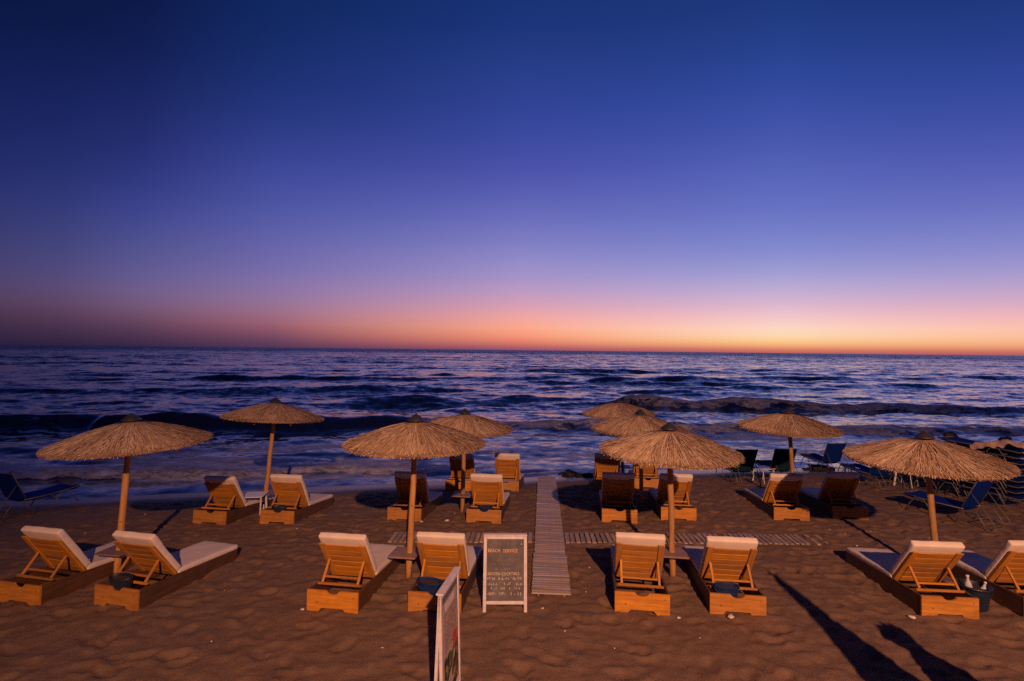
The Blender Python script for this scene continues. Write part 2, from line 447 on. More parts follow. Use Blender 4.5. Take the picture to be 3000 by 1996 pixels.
def tube_bm(bm, pts, rad, n=8, cap=True):
    pts = [Vector(p_) for p_ in pts]
    rads = rad if isinstance(rad, (list, tuple)) else [rad] * len(pts)
    rings = []
    for i, p_ in enumerate(pts):
        d = (pts[min(i + 1, len(pts) - 1)] - pts[max(i - 1, 0)]).normalized()
        a_ = d.cross(Vector((0, 0, 1)))
        if a_.length < 1e-3: a_ = d.cross(Vector((1, 0, 0)))
        a_.normalize(); b_ = d.cross(a_)
        rings.append([bm.verts.new(p_ + (a_ * math.cos(2 * math.pi * j / n) + b_ * math.sin(2 * math.pi * j / n)) * rads[i]) for j in range(n)])
    for r1, r2 in zip(rings, rings[1:]):
        for j in range(n):
            f_ = bm.faces.new((r1[j], r1[(j + 1) % n], r2[(j + 1) % n], r2[j])); f_.smooth = True
    if cap:
        bm.faces.new(rings[0][::-1]); bm.faces.new(rings[-1])
def tube_me(name, pts, rad, n=8):
    bm = bmesh.new(); tube_bm(bm, pts, rad, n)
    bmesh.ops.recalc_face_normals(bm, faces=bm.faces[:])
    return finish(bm, name)
def lathe_me(name, prof, n=24, close=True):
    bm = bmesh.new(); rings = []
    for r_, z_ in prof:
        rings.append([bm.verts.new((max(r_, 1e-4) * math.cos(2 * math.pi * j / n), max(r_, 1e-4) * math.sin(2 * math.pi * j / n), z_)) for j in range(n)])
    for a_, b_ in zip(rings, rings[1:]):
        for j in range(n):
            f_ = bm.faces.new((a_[j], a_[(j + 1) % n], b_[(j + 1) % n], b_[j])); f_.smooth = True
    if close:
        bm.faces.new(rings[0][::-1]); bm.faces.new(rings[-1])
    bmesh.ops.recalc_face_normals(bm, faces=bm.faces[:])
    return finish(bm, name)
def grid_me(name, X, Y, Z, mat, attrs=None, smooth=True):
    nr, nc = X.shape
    me = bpy.data.meshes.new(name)
    co = np.stack([X, Y, Z], -1).reshape(-1, 3).astype(np.float32)
    me.vertices.add(len(co)); me.vertices.foreach_set('co', co.ravel())
    idx = np.arange(nr * nc).reshape(nr, nc)
    q = np.stack([idx[:-1, :-1], idx[:-1, 1:], idx[1:, 1:], idx[1:, :-1]], -1).reshape(-1, 4).astype(np.int32)
    me.loops.add(q.size); me.loops.foreach_set('vertex_index', q.ravel())
    me.polygons.add(len(q)); me.polygons.foreach_set('loop_start', np.arange(0, q.size, 4, dtype=np.int32))
    if smooth: me.polygons.foreach_set('use_smooth', np.ones(len(q), dtype=bool))
    me.update(calc_edges=True)
    for kx, v_ in (attrs or {}).items():
        at = me.attributes.new(kx, 'FLOAT', 'POINT'); at.data.foreach_set('value', v_.ravel().astype(np.float32))
    me.materials.append(M[mat]); me.validate()
    return me
def copy_tree(o, parent=None):
    c_ = o.copy(); COL.objects.link(c_)
    if parent is not None:
        c_.parent = parent; c_.matrix_parent_inverse = o.matrix_parent_inverse.copy()
    for ch in list(o.children): copy_tree(ch, c_)
    return c_

# ------------------------------------------------------------------ beach ground
rng = np.random.default_rng(7)
random.seed(11)
def axis(dense0, dense1, step, far0, far1, nfar=14):
    d = np.arange(dense0, dense1 + 1e-6, step)
    a_ = dense0 - np.geomspace(step * 2, dense0 - far0, nfar)[::-1]
    b_ = dense1 + np.geomspace(step * 2, far1 - dense1, nfar)
    return np.concatenate([a_, d, b_])
gx = axis(-15, 17, 0.04, -300, 300); gy = axis(4.8, 19.5, 0.034, -120, 60)
GX, GY = np.meshgrid(gx, gy)
GZ = base_z(GX, GY)
S = shore_s(GX, GY)
dry = 1 - sstep(-2.6, -0.9, S)
lump = 0.034 * fbm(GX * 1.1, GY * 1.1, 21, 3) + 0.036 * vnoise(GX * 2.6, GY * 3.0, 31) + 0.046 * vnoise(GX * 5.0, GY * 6.5, 41) + 0.034 * vnoise(GX * 9.5, GY * 11, 51)
near = sstep(40, 25, np.hypot(GX, GY))
# footprints: shallow oblong dents with a raised edge
foot = np.zeros_like(GZ)
for _ in range(2300):
    fx, fy = rng.uniform(-14, 15), rng.uniform(5, 16)
    a_ = rng.uniform(0, math.pi); ii = (np.searchsorted(gy, fy - .4), np.searchsorted(gy, fy + .4)); jj = (np.searchsorted(gx, fx - .4), np.searchsorted(gx, fx + .4))
    sx_, sy_ = GX[ii[0]:ii[1], jj[0]:jj[1]] - fx, GY[ii[0]:ii[1], jj[0]:jj[1]] - fy
    u_ = (sx_ * math.cos(a_) + sy_ * math.sin(a_)) / 0.14; w_ = (-sx_ * math.sin(a_) + sy_ * math.cos(a_)) / 0.075
    d2 = u_ ** 2 + w_ ** 2
    foot[ii[0]:ii[1], jj[0]:jj[1]] += rng.uniform(.5, 1.1) * (-0.034 * np.exp(-d2 ** 2.2) + 0.014 * np.exp(-((np.sqrt(d2) - 1.45) / .38) ** 2))
ridge = 0.020 * np.abs(vnoise(GX * 3.6, GY * 4.4, 151)) * 2 + 0.012 * np.abs(vnoise(GX * 8.0, GY * 9.0, 152)) * 2
rel = (lump * 0.40 + 0.8 * ridge - 0.010 + 0.72 * np.clip(foot, -0.05, 0.03)) * (0.06 + 0.94 * dry) * near
GZ2 = GZ + rel
wet = np.clip(sstep(-2.5, -0.9, S + 0.5 * vnoise(GX * .5, GY * .5, 61)), 0, 1)
g = new_obj('beach_ground', grid_me('beach_ground', GX, GY, GZ2, 'sand', {'wet': wet}))
g['kind'] = 'structure'; g['label'] = 'brown trodden sand beach sloping down to the sea'

# ------------------------------------------------------------------ sea
ang = np.concatenate([np.radians(np.linspace(-86, -52, 18))[:-1], np.radians(np.linspace(-52, 52, 760)), np.radians(np.linspace(52, 86, 18))[1:]])
rad = np.concatenate([np.geomspace(11.5, 1100, 640), np.geomspace(1100, 40000, 46)[1:]])
AN, RD = np.meshgrid(ang, rad)
SX, SY = RD * np.sin(AN), RD * np.cos(AN)
sp_ = RD * 0.0072
s_ = shore_s(SX, SY)
H = np.zeros_like(SX)
amp_mod = 0.75 + 0.7 * fbm(SX / 22.0, SY / 9.0, 71, 2)
nearfade = sstep(0.2, 6.0, s_)
for i in range(56):
    lam = 0.5 * (11 / 0.5) ** rng.random()
    th = rng.normal(0, 0.62) - 0.1
    kx, ky = math.sin(th) * 2 * math.pi / lam, math.cos(th) * 2 * math.pi / lam
    w_ = sstep(1.6, 3.2, lam / sp_)
    H += w_ * 0.0046 * lam * np.sin(kx * SX + ky * SY + rng.uniform(0, 6.28))
H *= amp_mod * (0.08 + 0.42 * nearfade + 0.5 * sstep(8, 22, s_))
foamA = np.zeros_like(SX)
def crest(X, ctrl):
    xs, ys = zip(*ctrl); return np.interp(X, xs, ys)
def breaker(Yc, h, front, back, d=None):
    d = SY - Yc
    up = sstep(-front * 0.6, front * 0.4, d)
    dn = np.where(d > front * 0.2, np.exp(-((d - front * 0.2) / back) ** 2), 1.0)
    trough = -0.22 * np.exp(-((d + front * 1.2) / (front * 1.3)) ** 2)
    return h * (up * dn + trough), d
wob = lambda f_, a_, sd: a_ * vnoise(SX * f_, SX * 0 + sd, sd)
# the long wave: unbroken dark face on the left, broken to foam in the middle and right
Yc = crest(SX, [(-60, 20), (-24, 26.2), (-13, 27.0), (-7, 27.9), (0, 27.9), (9, 27.0), (23, 26.6), (60, 30)]) + wob(.22, 1.2, 81) + wob(.9, .5, 82) + wob(2.5, 0.22, 83)
hh = crest(SX, [(-60, .6), (-27, .40), (-22, .48), (-17, .54), (-12, .49), (-7, .45), (-3.5, .38), (0, .36), (9, .32), (25, .26), (60, .3)]) * (1 + wob(.35, .5, 84))
e_, d_ = breaker(Yc, hh, 1.7, 2.8); H += e_
brk = np.clip(sstep(-6.4, -4.6, SX + wob(.8, 2.0, 85)) + 0.6 * sstep(1.8, .6, np.abs(SX + 24.2)) + 0.6 * sstep(.9, .1, np.abs(SX + 10.6)), 0, 1)
brk_n = np.clip(.66 + .5 * fbm(SX * .9, SY * 1.2, 87, 3), 0, 1)
foamA = np.maximum(foamA, brk * brk_n * sstep(-1.15, -0.35, d_) * sstep(1.9, .2, d_))
foamA = np.maximum(foamA, brk * .95 * np.exp(-((d_ - .25) / .28) ** 2))
foamA = np.maximum(foamA, 0.5 * brk * sstep(-2.2, -.6, d_) * sstep(3.2, 0., d_))
H += brk * 0.13 * fbm(SX * 1.1, SY * 1.6, 86, 3) * sstep(-1.3, -.3, d_) * sstep(2.2, .3, d_)
# the second broken wave farther out on the right
Yc = crest(SX, [(-60, 34), (0, 37.5), (10, 38.6), (18, 38.8), (30, 37.4), (60, 37)]) + wob(.18, 1.4, 91) + wob(.8, .7, 92) + wob(2.2, .3, 93)
hh = crest(SX, [(-60, .12), (4, .14), (7.2, .30), (9.2, .66), (11, .58), (14, .40), (18, .44), (30, .40), (60, .40)]) * (1 + wob(.4, .45, 94))
e_, d_ = breaker(Yc, hh, 1.3, 3.2); H += e_
brk = sstep(7.0, 9.0, SX)
foamA = np.maximum(foamA, brk * np.clip(.66 + .5 * fbm(SX * .8, SY * 1.1, 97, 3), 0, 1) * sstep(-1.2, -0.4, d_) * sstep(1.9, .2, d_))
foamA = np.maximum(foamA, brk * .95 * np.exp(-((d_ - .3) / .3) ** 2))
H += brk * 0.12 * fbm(SX * .9, SY * 1.4, 96, 3) * sstep(-1.3, -.3, d_) * sstep(2.4, .3, d_)
# low shore-break running up the left half
Yc = shore(SX) + crest(SX, [(-40, 2.1), (-13, 1.8), (-7, 1.4), (-2, .9), (3, .5), (60, .5)]) + wob(.35, .9, 101) + wob(1.4, .35, 102)
hh = crest(SX, [(-40, .16), (-4, .15), (-1, .08), (4, .05), (60, .05)])
e_, d_ = breaker(Yc, hh, .45, .9); H += e_
lft = sstep(1.0, -4.0, SX)
foamA = np.maximum(foamA, (0.70 * lft + .28) * sstep(-.40, -.05, d_) * sstep(1.2, .15, d_))
foamA = np.maximum(foamA, (0.40 * lft + .40 + .35 * fbm(SX * .5, SY * 1.1, 141, 3)) * sstep(-.3, .2, d_) * sstep(4.5, .6, d_))
H += (0.3 + lft) * 0.07 * fbm(SX * 1.6, SY * 2.4, 142, 3) * sstep(-.4, .1, d_) * sstep(2.2, .2, d_)
# a second thin swash line
Yc = shore(SX) + 0.55 + wob(.3, .8, 111) + wob(1.2, .3, 112)
d_ = SY - Yc
foamA = np.maximum(foamA, 0.66 * np.exp(-(d_ / .20) ** 2))
# loose streaky foam in the surf zone
surf = sstep(-0.2, 1.0, s_) * sstep(12.5, 7.0, s_)
foamA = np.maximum(foamA, surf * (0.49 + 0.55 * fbm(SX * .22, SY * .8, 121, 3)))
foamA = np.maximum(foamA, sstep(12, 14, s_) * sstep(21, 17, s_) * sstep(6, 12, SX) * (0.22 + 0.4 * fbm(SX * .15, SY * .6, 131, 3)))
# swells farther out: separate crests of limited length
def swell(xc, yc, half, h, front, back, tilt=0.15):
    global H
    Yc_ = yc + tilt * (SX - xc) + wob(.25, 1.2, int(xc * 7 + yc * 13) % 997)
    dd = SY - Yc_
    msk = np.exp(-((SX - xc) / half) ** 4)
    up = sstep(-front, front * .3, dd); dn = np.where(dd > 0, np.exp(-(dd / back) ** 2), 1)
    H += h * msk * (up * dn - .25 * np.exp(-((dd + front * 1.5) / front) ** 2))
for a_ in [(-30, 46, 22, .50), (-16, 49, 14, .42), (-2, 41, 10, .40), (-9, 45.5, 9, .34), (2, 55, 9, .42), (-4, 59, 8, .40), (16, 50, 9, .36), (29, 58, 12, .42), (42, 64, 14, .5), (22, 68, 12, .4), (10, 80, 12, .45), (-30, 66, 16, .4)]:
    swell(a_[0], a_[1], a_[2], a_[3] * .60, 1.9, 3.4)
for i in range(110):
    yc = 62 * (900 / 62) ** rng.random()
    swell(rng.uniform(-1.05, 1.05) * yc, yc, yc * rng.uniform(.08, .22), 0.14 + yc ** .5 * .012 * rng.uniform(.5, 1.5), 1.3 + yc * .014, 2.4 + yc * .03)
H *= sstep(3000, 900, RD)
# keep the sheet thin where the water runs out
Z = SEA + H * (0.25 + 0.75 * sstep(0, 2.5, s_)) + 0.035 * sstep(3, 0, s_)
shal = sstep(5.0, 0.2, s_)
sea = new_obj('sea_water', grid_me('sea_water', SX, SY, Z, 'sea', {'foam': np.clip(foamA, 0, 1), 'shallow': shal, 'far': sstep(35, 260, RD), 'calm': sstep(16, 5, s_), 'horizon': sstep(120, 900, RD)}))
sea['kind'] = 'structure'; sea['label'] = 'dark blue sea with low breaking waves reaching to the horizon'

# ------------------------------------------------------------------ rocks and weed at the water's edge
def lump_me(name, seed, sx, sy, sz, sub=3, rough=0.35):
    bm = bmesh.new(); bmesh.ops.create_icosphere(bm, subdivisions=sub, radius=1.0)
    co = np.array([v_.co[:] for v_ in bm.verts])
    n_ = fbm(co[:, 0] * 1.7 + co[:, 2] * 2.1 + seed, co[:, 1] * 1.7 - co[:, 2] * 1.3, seed, 4)
    for v_, q in zip(bm.verts, n_):
        v_.co *= 1 + rough * 2 * q
        v_.co = Vector((v_.co.x * sx, v_.co.y * sy, max(v_.co.z, -0.4) * sz))
    return finish(bm, name, True)
for i, (px, py, sx_, sy_, sz_, lab) in enumerate([
        (2786, 1277, .30, .22, .22, 'dark rock poking out of the surf above the right front parasol'),
        (2722, 1276, .16, .12, .08, 'small low dark rock in the surf left of the larger rock'),
        (2945, 1286, .28, .2, .10, 'flat dark rock in the surf at the far right edge')]):
    d = ray(px, py); t = (SEA - CAM.z) / d.z; p_ = CAM + d * t
    tag(new_obj('rock', lump_me('rock', 40 + i, sx_, sy_, sz_), 'dark_rock', loc=(p_.x, p_.y, SEA)), lab, 'rock', 'rocks in the surf')
for i, (px, py, sx_, sy_, sz_, lab) in enumerate([
        (1664, 1392, .30, .20, .11, 'dark heap of seaweed at the waterline right of the boardwalk end'),
        (1718, 1396, .32, .18, .09, 'low dark heap of seaweed at the waterline behind the far right loungers'),
        (2395, 1376, .42, .22, .12, 'dark heap of seaweed on the waterline left of the blue sunbed')]):
    p_ = ground(px, py)
    tag(new_obj('seaweed_heap', lump_me('seaweed_heap', 60 + i, sx_, sy_, sz_, 4, .55), 'seaweed', loc=(p_.x, p_.y, p_.z)), lab, 'seaweed', 'seaweed at the waterline')

# ------------------------------------------------------------------ boardwalk of cross slats
A_, B_ = ground(1615, 1746), ground(1601, 1398)
walk = bpy.data.objects.new('boardwalk', None); COL.objects.link(walk); walk.location = A_
walk['kind'] = 'structure'; walk['label'] = 'narrow boardwalk of pale slats running down to the water'
dirv = Vector((B_.x - A_.x, B_.y - A_.y, 0)); Lw = dirv.length; dirv.normalize()
rz = -math.atan2(dirv.x, dirv.y)
slat_m = [box_me('slat', .545, .069, .022, .004) for _ in range(1)]
n_s = int(Lw / 0.074)
for i in range(n_s):
    t = i * 0.074
    if abs(t - 2.02) < .02: continue
    off = 0.0 if t > 1.42 else 0.012
    wd = 1.0 if t > 1.42 else 1.06
    p_ = A_ + dirv * t
    o = new_obj('slat', slat_m[0], 'grey_wood_x', walk, loc=(p_.x - A_.x + random.uniform(-.006, .006), p_.y - A_.y, gz(p_.x, p_.y) - A_.z + .030 + off + random.uniform(-.003, .003)),
                rot=(math.atan2(gz(p_.x, p_.y + .1) - gz(p_.x, p_.y - .1), .2) + random.uniform(-.03, .03), random.uniform(-.012, .012), rz + random.uniform(-.012, .012)))
    o.scale = (wd * random.uniform(.985, 1.015), 1, 1)
for sgn in (-1, 1):
    pts = []
    for i in range(24):
        p_ = A_ + dirv * (Lw * i / 23.0) + Vector((dirv.y, -dirv.x, 0)) * (.19 * sgn)
        pts.append((p_.x - A_.x, p_.y - A_.y, gz(p_.x, p_.y) - A_.z + .008))
    new_obj('under_batten', tube_me('under_batten', pts, .014, 5), 'grey_wood_y', walk)
# cross path of loose slats half sunk in the sand
Cl, Cr = ground(1152, 1577), ground(2425, 1582)
path = bpy.data.objects.new('slat_path', None); COL.objects.link(path); path.location = Cl
path['kind'] = 'structure'; path['label'] = 'half buried path of grey slats crossing the beach behind the front row'
pl_m = box_me('slat', .072, .50, .02, .004)
dv = Vector((Cr.x - Cl.x, Cr.y - Cl.y, 0)); Lp = dv.length; dv.normalize()
for i in range(int(Lp / .101)):
    t = i * .101; p_ = Cl + dv * t
    bx_ = A_.x + dirv.x / dirv.y * (p_.y - A_.y)
    if abs(p_.x - bx_) < .33: continue
    px_t = 1152 + (2425 - 1152) * t / Lp
    if 1434 < px_t < 1452 and True: continue
    u_ = max(0, (px_t - 2080) / 345)
    if random.random() < u_ * .35: continue
    new_obj('slat', pl_m, 'grey_wood_y', path, loc=(p_.x - Cl.x, p_.y - Cl.y + random.uniform(-.02, .02), gz(p_.x, p_.y) - Cl.z + .016 + random.uniform(-.007, .004) - .012 * u_),
            rot=(random.uniform(-.012, .012), random.uniform(-.04, .04), random.uniform(-.03, .03) - .04))

# ------------------------------------------------------------------ thatched parasols
def canopy_z(r_): return -0.045 - 0.22 * r_ - 0.092 * r_ * r_
RC = 1.09
def thatch_me(seed):
    rg = random.Random(seed)
    V, Fc, T = [], [], []
    def add(vs_, tint):
        i0 = len(V); V.extend(vs_); T.extend(tint); return i0
    # closed body: top skin, ragged rim, under skin
    n = 64; rs = [0.04, .3, .6, .85, 1.0]
    top = []
    for r_ in rs:
        row = []
        for j in range(n):
            a_ = 2 * math.pi * j / n; rr = r_ * RC * (1 + (.02 * math.sin(5 * a_ + seed) if r_ > .8 else 0))
            row.append(add([(rr * math.cos(a_), rr * math.sin(a_), canopy_z(rr) - .012)], [rg.uniform(.1, .5)]))
        top.append(row)
    for r_ in reversed(rs[1:]):
        row = []
        for j in range(n):
            a_ = 2 * math.pi * j / n; rr = r_ * RC * .985
            row.append(add([(rr * math.cos(a_), rr * math.sin(a_), canopy_z(rr) - .055)], [rg.uniform(.0, .3)]))
        top.append(row)
    for a1, b1 in zip(top, top[1:]):
        for j in range(n): Fc.append((a1[j], b1[j], b1[(j + 1) % n], a1[(j + 1) % n]))
    # straws
    def straw(a_, r1, r2, w, lift1, lift2, tint, da=0.0, droop=0.0, segs=3):
        idx = []
        for s in range(segs + 1):
            u = s / segs; rr = r1 + (r2 - r1) * u; aa = a_ + da * u
            z_ = canopy_z(min(rr, RC)) + lift1 + (lift2 - lift1) * u - droop * u * u - max(0, rr - RC) * .4
            ww = w * (1 - .45 * u)
            ca, sa = math.cos(aa), math.sin(aa)
            idx.append(add([(rr * ca - sa * ww, rr * sa + ca * ww, z_), (rr * ca + sa * ww, rr * sa - ca * ww, z_ + rg.uniform(-.002, .004))], [tint, tint * rg.uniform(.8, 1.0)]))
        for i, j in zip(idx, idx[1:]): Fc.append((i, i + 1, j + 1, j))
    clump = [rg.uniform(-.16, .16) for _ in range(46)]
    for i in range(2900):
        a_ = rg.uniform(0, 2 * math.pi)
        r1 = RC * math.sqrt(rg.uniform(.025, .85)); ln = rg.uniform(.18, .45)
        r2 = min(r1 + ln, RC * rg.uniform(.985, 1.025))
        ti = min(1, max(0, rg.gauss(.62, .17) + clump[int(a_ / 6.2832 * 46) % 46]))
        straw(a_, r1, r2, rg.uniform(.0035, .0075), rg.uniform(-.008, .006), rg.uniform(.0, .016), ti, rg.gauss(0, .035))
    for i in range(1100):      # cut ends round the rim
        a_ = rg.uniform(0, 2 * math.pi)
        straw(a_, RC * rg.uniform(.80, .93), RC * rg.uniform(1.0, 1.03), rg.uniform(.004, .008), rg.uniform(-.04, .004), rg.uniform(-.042, .008), min(1, max(0, rg.gauss(.66, .2))), rg.gauss(0, .02), rg.uniform(0, .008))
    for i in range(60):        # stray straws
        a_ = rg.uniform(0, 2 * math.pi); r1 = RC * rg.uniform(.5, .95)
        straw(a_, r1, r1 + rg.uniform(.1, .22), .0035, .0, rg.uniform(.01, .045), .9, rg.gauss(0, .12))
    me = bpy.data.meshes.new('thatch'); me.from_pydata(V, [], Fc); me.update()
    at = me.attributes.new('tint', 'FLOAT', 'POINT'); at.data.foreach_set('value', np.array(T, dtype=np.float32))
    me.materials.append(M['thatch'])
    return me
THATCH = [thatch_me(s) for s in (1, 2, 3)]
CAP = lathe_me('cap', [(.142, -.088), (.138, -.074), (.09, -.034), (.05, -.006), (.03, .006), (.012, .024), (.0, .028)], 20)
RIB = box_me('rib', .96, .022, .028, .003, c=(.53, 0, 0))
SHELF = box_me('shelf', .44, .42, .025, .004)
COLLAR = lathe_me('collar', [(.06, -.05), (.075, -.05), (.075, .05), (.06, .05)], 14, False)

def parasol(base_px, apex_px, label, seed, shelf=True, depth=None, canopy_tilt=(0, 0), spin=0.0, rscale=1.0, shelf_off=(0, 0)):
    b_ = ground(*base_px)
    if depth is not None:
        q = at_depth(base_px[0], base_px[1], depth); b_ = Vector((q.x, q.y, gz(q.x, q.y)))
    ap = at_depth(apex_px[0], apex_px[1], b_.y)
    t = thing('thatched_parasol', label, 'parasol', b_, group='thatched beach parasols')
    top = ap - b_
    sr = random.Random(seed)
    pts = []; rads = []
    for i in range(9):
        u = i / 8.0
        p_ = Vector((0, 0, -.12)).lerp(top - Vector((0, 0, .06)), u)
        pts.append(p_ + Vector((sr.uniform(-.006, .006), sr.uniform(-.006, .006), 0))); rads.append(.052 - .010 * u + sr.uniform(-.002, .002))
    new_obj('pole', tube_me('pole', pts, rads, 14), 'pole', t)
    lean = Vector((0, 0, 1)).rotation_difference(top.normalized()).to_euler()
    crot = (lean.x * .4 + R(canopy_tilt[0]), lean.y * .4 + R(canopy_tilt[1]), spin)
    th = new_obj('thatch', THATCH[seed % 3], None, t, loc=top, rot=crot); th.scale = (rscale, rscale, 1); th['kind'] = 'stuff'
    new_obj('cap', CAP, 'cap_plastic', t, loc=top + Vector((0, 0, .035)), rot=crot)
    rot_m = Matrix.Rotation(crot[2], 4, 'Z')
    for i in range(8):
        a_ = i * math.pi / 4
        o = new_obj('rib', RIB, 'pole', t, loc=top + Vector((0, 0, -.125)), rot=(0, 0, 0))
        e = (Matrix.Rotation(crot[1], 4, 'Y') @ Matrix.Rotation(crot[0], 4, 'X') @ Matrix.Rotation(a_, 4, 'Z') @ Matrix.Rotation(R(17), 4, 'Y')).to_euler()
        o.rotation_euler = e
    cz = .88
    new_obj('collar', COLLAR, 'pole', t, loc=top * cz)
    if shelf:
        zc = .385; f_ = zc / top.z
        new_obj('shelf', SHELF, 'shelf', t, loc=(top.x * f_ + shelf_off[0], top.y * f_ + shelf_off[1], zc), rot=(0, 0, R(-8)))
    return t
parasol((341, 1684), (385, 1222), 'leftmost thatched parasol of the front row, leaning pole between two loungers', 1, spin=.3, canopy_tilt=(0, -3.5))
parasol((1196, 1692), (1219, 1223), 'thatched parasol of the front row behind the two menu boards', 2, spin=1.4, shelf_off=(-.06, 0))
parasol((1972, 1690), (1961, 1248), 'thatched parasol of the front row just right of the boardwalk', 3, spin=2.2)
parasol((2752, 1696), (2708, 1273), 'rightmost thatched parasol of the front row, overlapping the blue sunbeds', 4, spin=.9, shelf=False)
parasol((773, 1490), (808, 1172), 'tilted thatched parasol standing behind the white plastic table on the left', 5, spin=1.1, canopy_tilt=(1, 2.6))
parasol((1354, 1498), (1362, 1205), 'thatched parasol half hidden behind the canopy left of the boardwalk', 6, spin=.2)
parasol((1881, 1487), (1875, 1207), 'thatched parasol in the second row, between the nearer and farther canopies right of the boardwalk', 7, spin=2.8, shelf=False)
parasol((2330, 1487), (2310, 1203), 'thatched parasol standing in front of the green sunbeds', 8, spin=1.9, shelf=False)
parasol((1827, 1404), (1811, 1173), 'farthest thatched parasol at the water edge, right of the boardwalk', 9, spin=.6, canopy_tilt=(0, 0))

# ------------------------------------------------------------------ wooden sun loungers
W, LL = .74, 1.82
def zt(y_): return .285 - (.285 - .185) * (y_ / LL)         # top edge of the side boards
def head_outline():
    h = .285; w = W / 2
    o = [(-w, 0), (-.20, 0), (-.155, .052), (.155, .052), (.20, 0), (w, 0), (w, h)]
    o += [(.095, h)]
    for i in range(1, 8):
        a_ = math.pi * i / 8
        o.append((.085 * math.cos(a_), h - .05 * math.sin(a_) ** .8))
    o += [(-.095, h), (-w, h)]
    return o
HEAD = prism_me('head_board', head_outline(), .028)
SIDE = prism_me('side_board', [(.016, .02), (.35, .0), (LL - .05, .0), (LL - .016, .03), (LL - .016, zt(LL)), (.016, zt(0) - .004)], .026, 'x')
FOOT = box_me('foot_board', W - .06, .026, .15, .004)
BS = box_me('back_slat', .68, .018, .114, .004)
STILE = box_me('stile', .085, .02, .74, .004)
STRUT_L = .47
STRUT = box_me('prop_strut', .032, .024, STRUT_L, .003)
BAR = box_me('prop_bar', .64, .03, .03, .003)
BAR2 = box_me('prop_bar', .50, .026, .026, .003)
BSL = box_me('base_slat', W - .07, .07, .016, .003)
def cushion_me(name, sx, sy, sz, seed):
    bm = bmesh.new(); bmesh.ops.create_cube(bm, size=1.0)
    for v_ in bm.verts: v_.co = Vector((v_.co.x * sx, v_.co.y * sy, v_.co.z * sz))
    bmesh.ops.bevel(bm, geom=bm.edges[:], offset=.026, segments=3, affect='EDGES', profile=.5)
    bmesh.ops.subdivide_edges(bm, edges=[e for e in bm.edges if e.calc_length() > .3], cuts=9, use_grid_fill=True)
    for v_ in bm.verts:
        q = float(fbm(np.array([v_.co.x * 4 + seed]), np.array([v_.co.y * 4.0]), seed, 2)[0])
        v_.co.z += .014 * q * (1 if v_.co.z > 0 else .2)
        v_.co.x += .006 * q
    return finish(bm, name, True)
SEAT_L = LL - .62
SEATM = [cushion_me('seat_mattress', .70, SEAT_L, .085, s) for s in (3, 4)]
BACKM = [cushion_me('back_mattress', .70, .80, .095, s) for s in (5, 6)]
HINGE_Y, TH = .66, R(56)
def lounger_proto(th, mi):
    t = thing('sun_lounger', 'proto', 'sun lounger', group='wooden sun loungers')
    new_obj('head_board', HEAD, 'wood_x', t, loc=(0, 0, 0))
    for sg in (-1, 1): new_obj('side_board', SIDE, 'brown_wood_y', t, loc=(sg * (W / 2 - .016), 0, 0))
    new_obj('foot_board', FOOT, 'wood_x', t, loc=(0, LL - .03, .105))
    for i in range(8): 
        y_ = .78 + i * .14
        new_obj('base_slat', BSL, 'wood_x', t, loc=(0, y_, zt(y_) - .030))
    hz = zt(HINGE_Y) - .02
    d = Vector((0, -math.cos(th), math.sin(th)))             # up along the back
    nb = Vector((0, -math.sin(th), -math.cos(th)))           # out of the rear face
    base = Vector((0, HINGE_Y, hz))
    for i in range(6):
        c_ = base + d * (.03 + i * .121)
        new_obj('back_slat', BS, 'wood_x', t, loc=c_, rot=(math.pi / 2 - th, 0, 0))
    for sg in (-1, 1):
        new_obj('stile', STILE, 'wood_z', t, loc=base + d * .37 + nb * .0195 + Vector((sg * .297, 0, 0)), rot=(math.pi / 2 - th, 0, 0))
    # prop frame: two struts from the stiles down to a bar resting on the side boards
    topj = base + d * .40 + nb * .045
    foot_ = Vector((0, topj.y - .20, .292))
    dr = (foot_ - topj); Ls = dr.length; a_ = math.atan2(-dr.y, -dr.z)
    for sg in (-1, 1):
        o = new_obj('prop_strut', STRUT, 'wood_z', t, loc=topj.lerp(foot_, .5) + Vector((sg * .262, 0, 0)), rot=(-a_, 0, 0)); o.scale = (1, 1, Ls / STRUT_L * 1.06)
    new_obj('prop_bar', BAR, 'wood_x', t, loc=foot_ + Vector((0, -.012, 0)))
    new_obj('prop_bar', BAR2, 'wood_x', t, loc=topj.lerp(foot_, .74) + Vector((0, .022, 0)))
    # mattress in two folds
    tilt = math.atan2(zt(LL) - zt(HINGE_Y), LL - HINGE_Y)
    yc = HINGE_Y + .015 + SEAT_L / 2
    new_obj('seat_mattress', SEATM[mi], 'mattress', t, loc=(0, yc - .02, zt(yc) + .026), rot=(tilt, 0, 0))
    new_obj('back_mattress', BACKM[mi], 'mattress', t, loc=base + d * .44 - nb * .062, rot=(-th, 0, 0))
    return t
PROT = [lounger_proto(R(56), 0), lounger_proto(R(53), 1), lounger_proto(R(59), 0)]
used = [False] * 3
LOUNGERS = []
def lounger(px, py, ang, label, kind):
    p_ = ground(px, py)
    t = PROT[kind] if not used[kind] else copy_tree(PROT[kind]); used[kind] = True
    dx, dy = math.sin(R(ang)), math.cos(R(ang))
    z0, z1 = gz(p_.x, p_.y), gz(p_.x + dx * LL, p_.y + dy * LL)
    t.location = (p_.x, p_.y, z0 - .012)
    t.rotation_euler = (math.atan2(z1 - z0, LL), 0, -R(ang))
    t['label'] = label
    LOUNGERS.append(t)
    return t
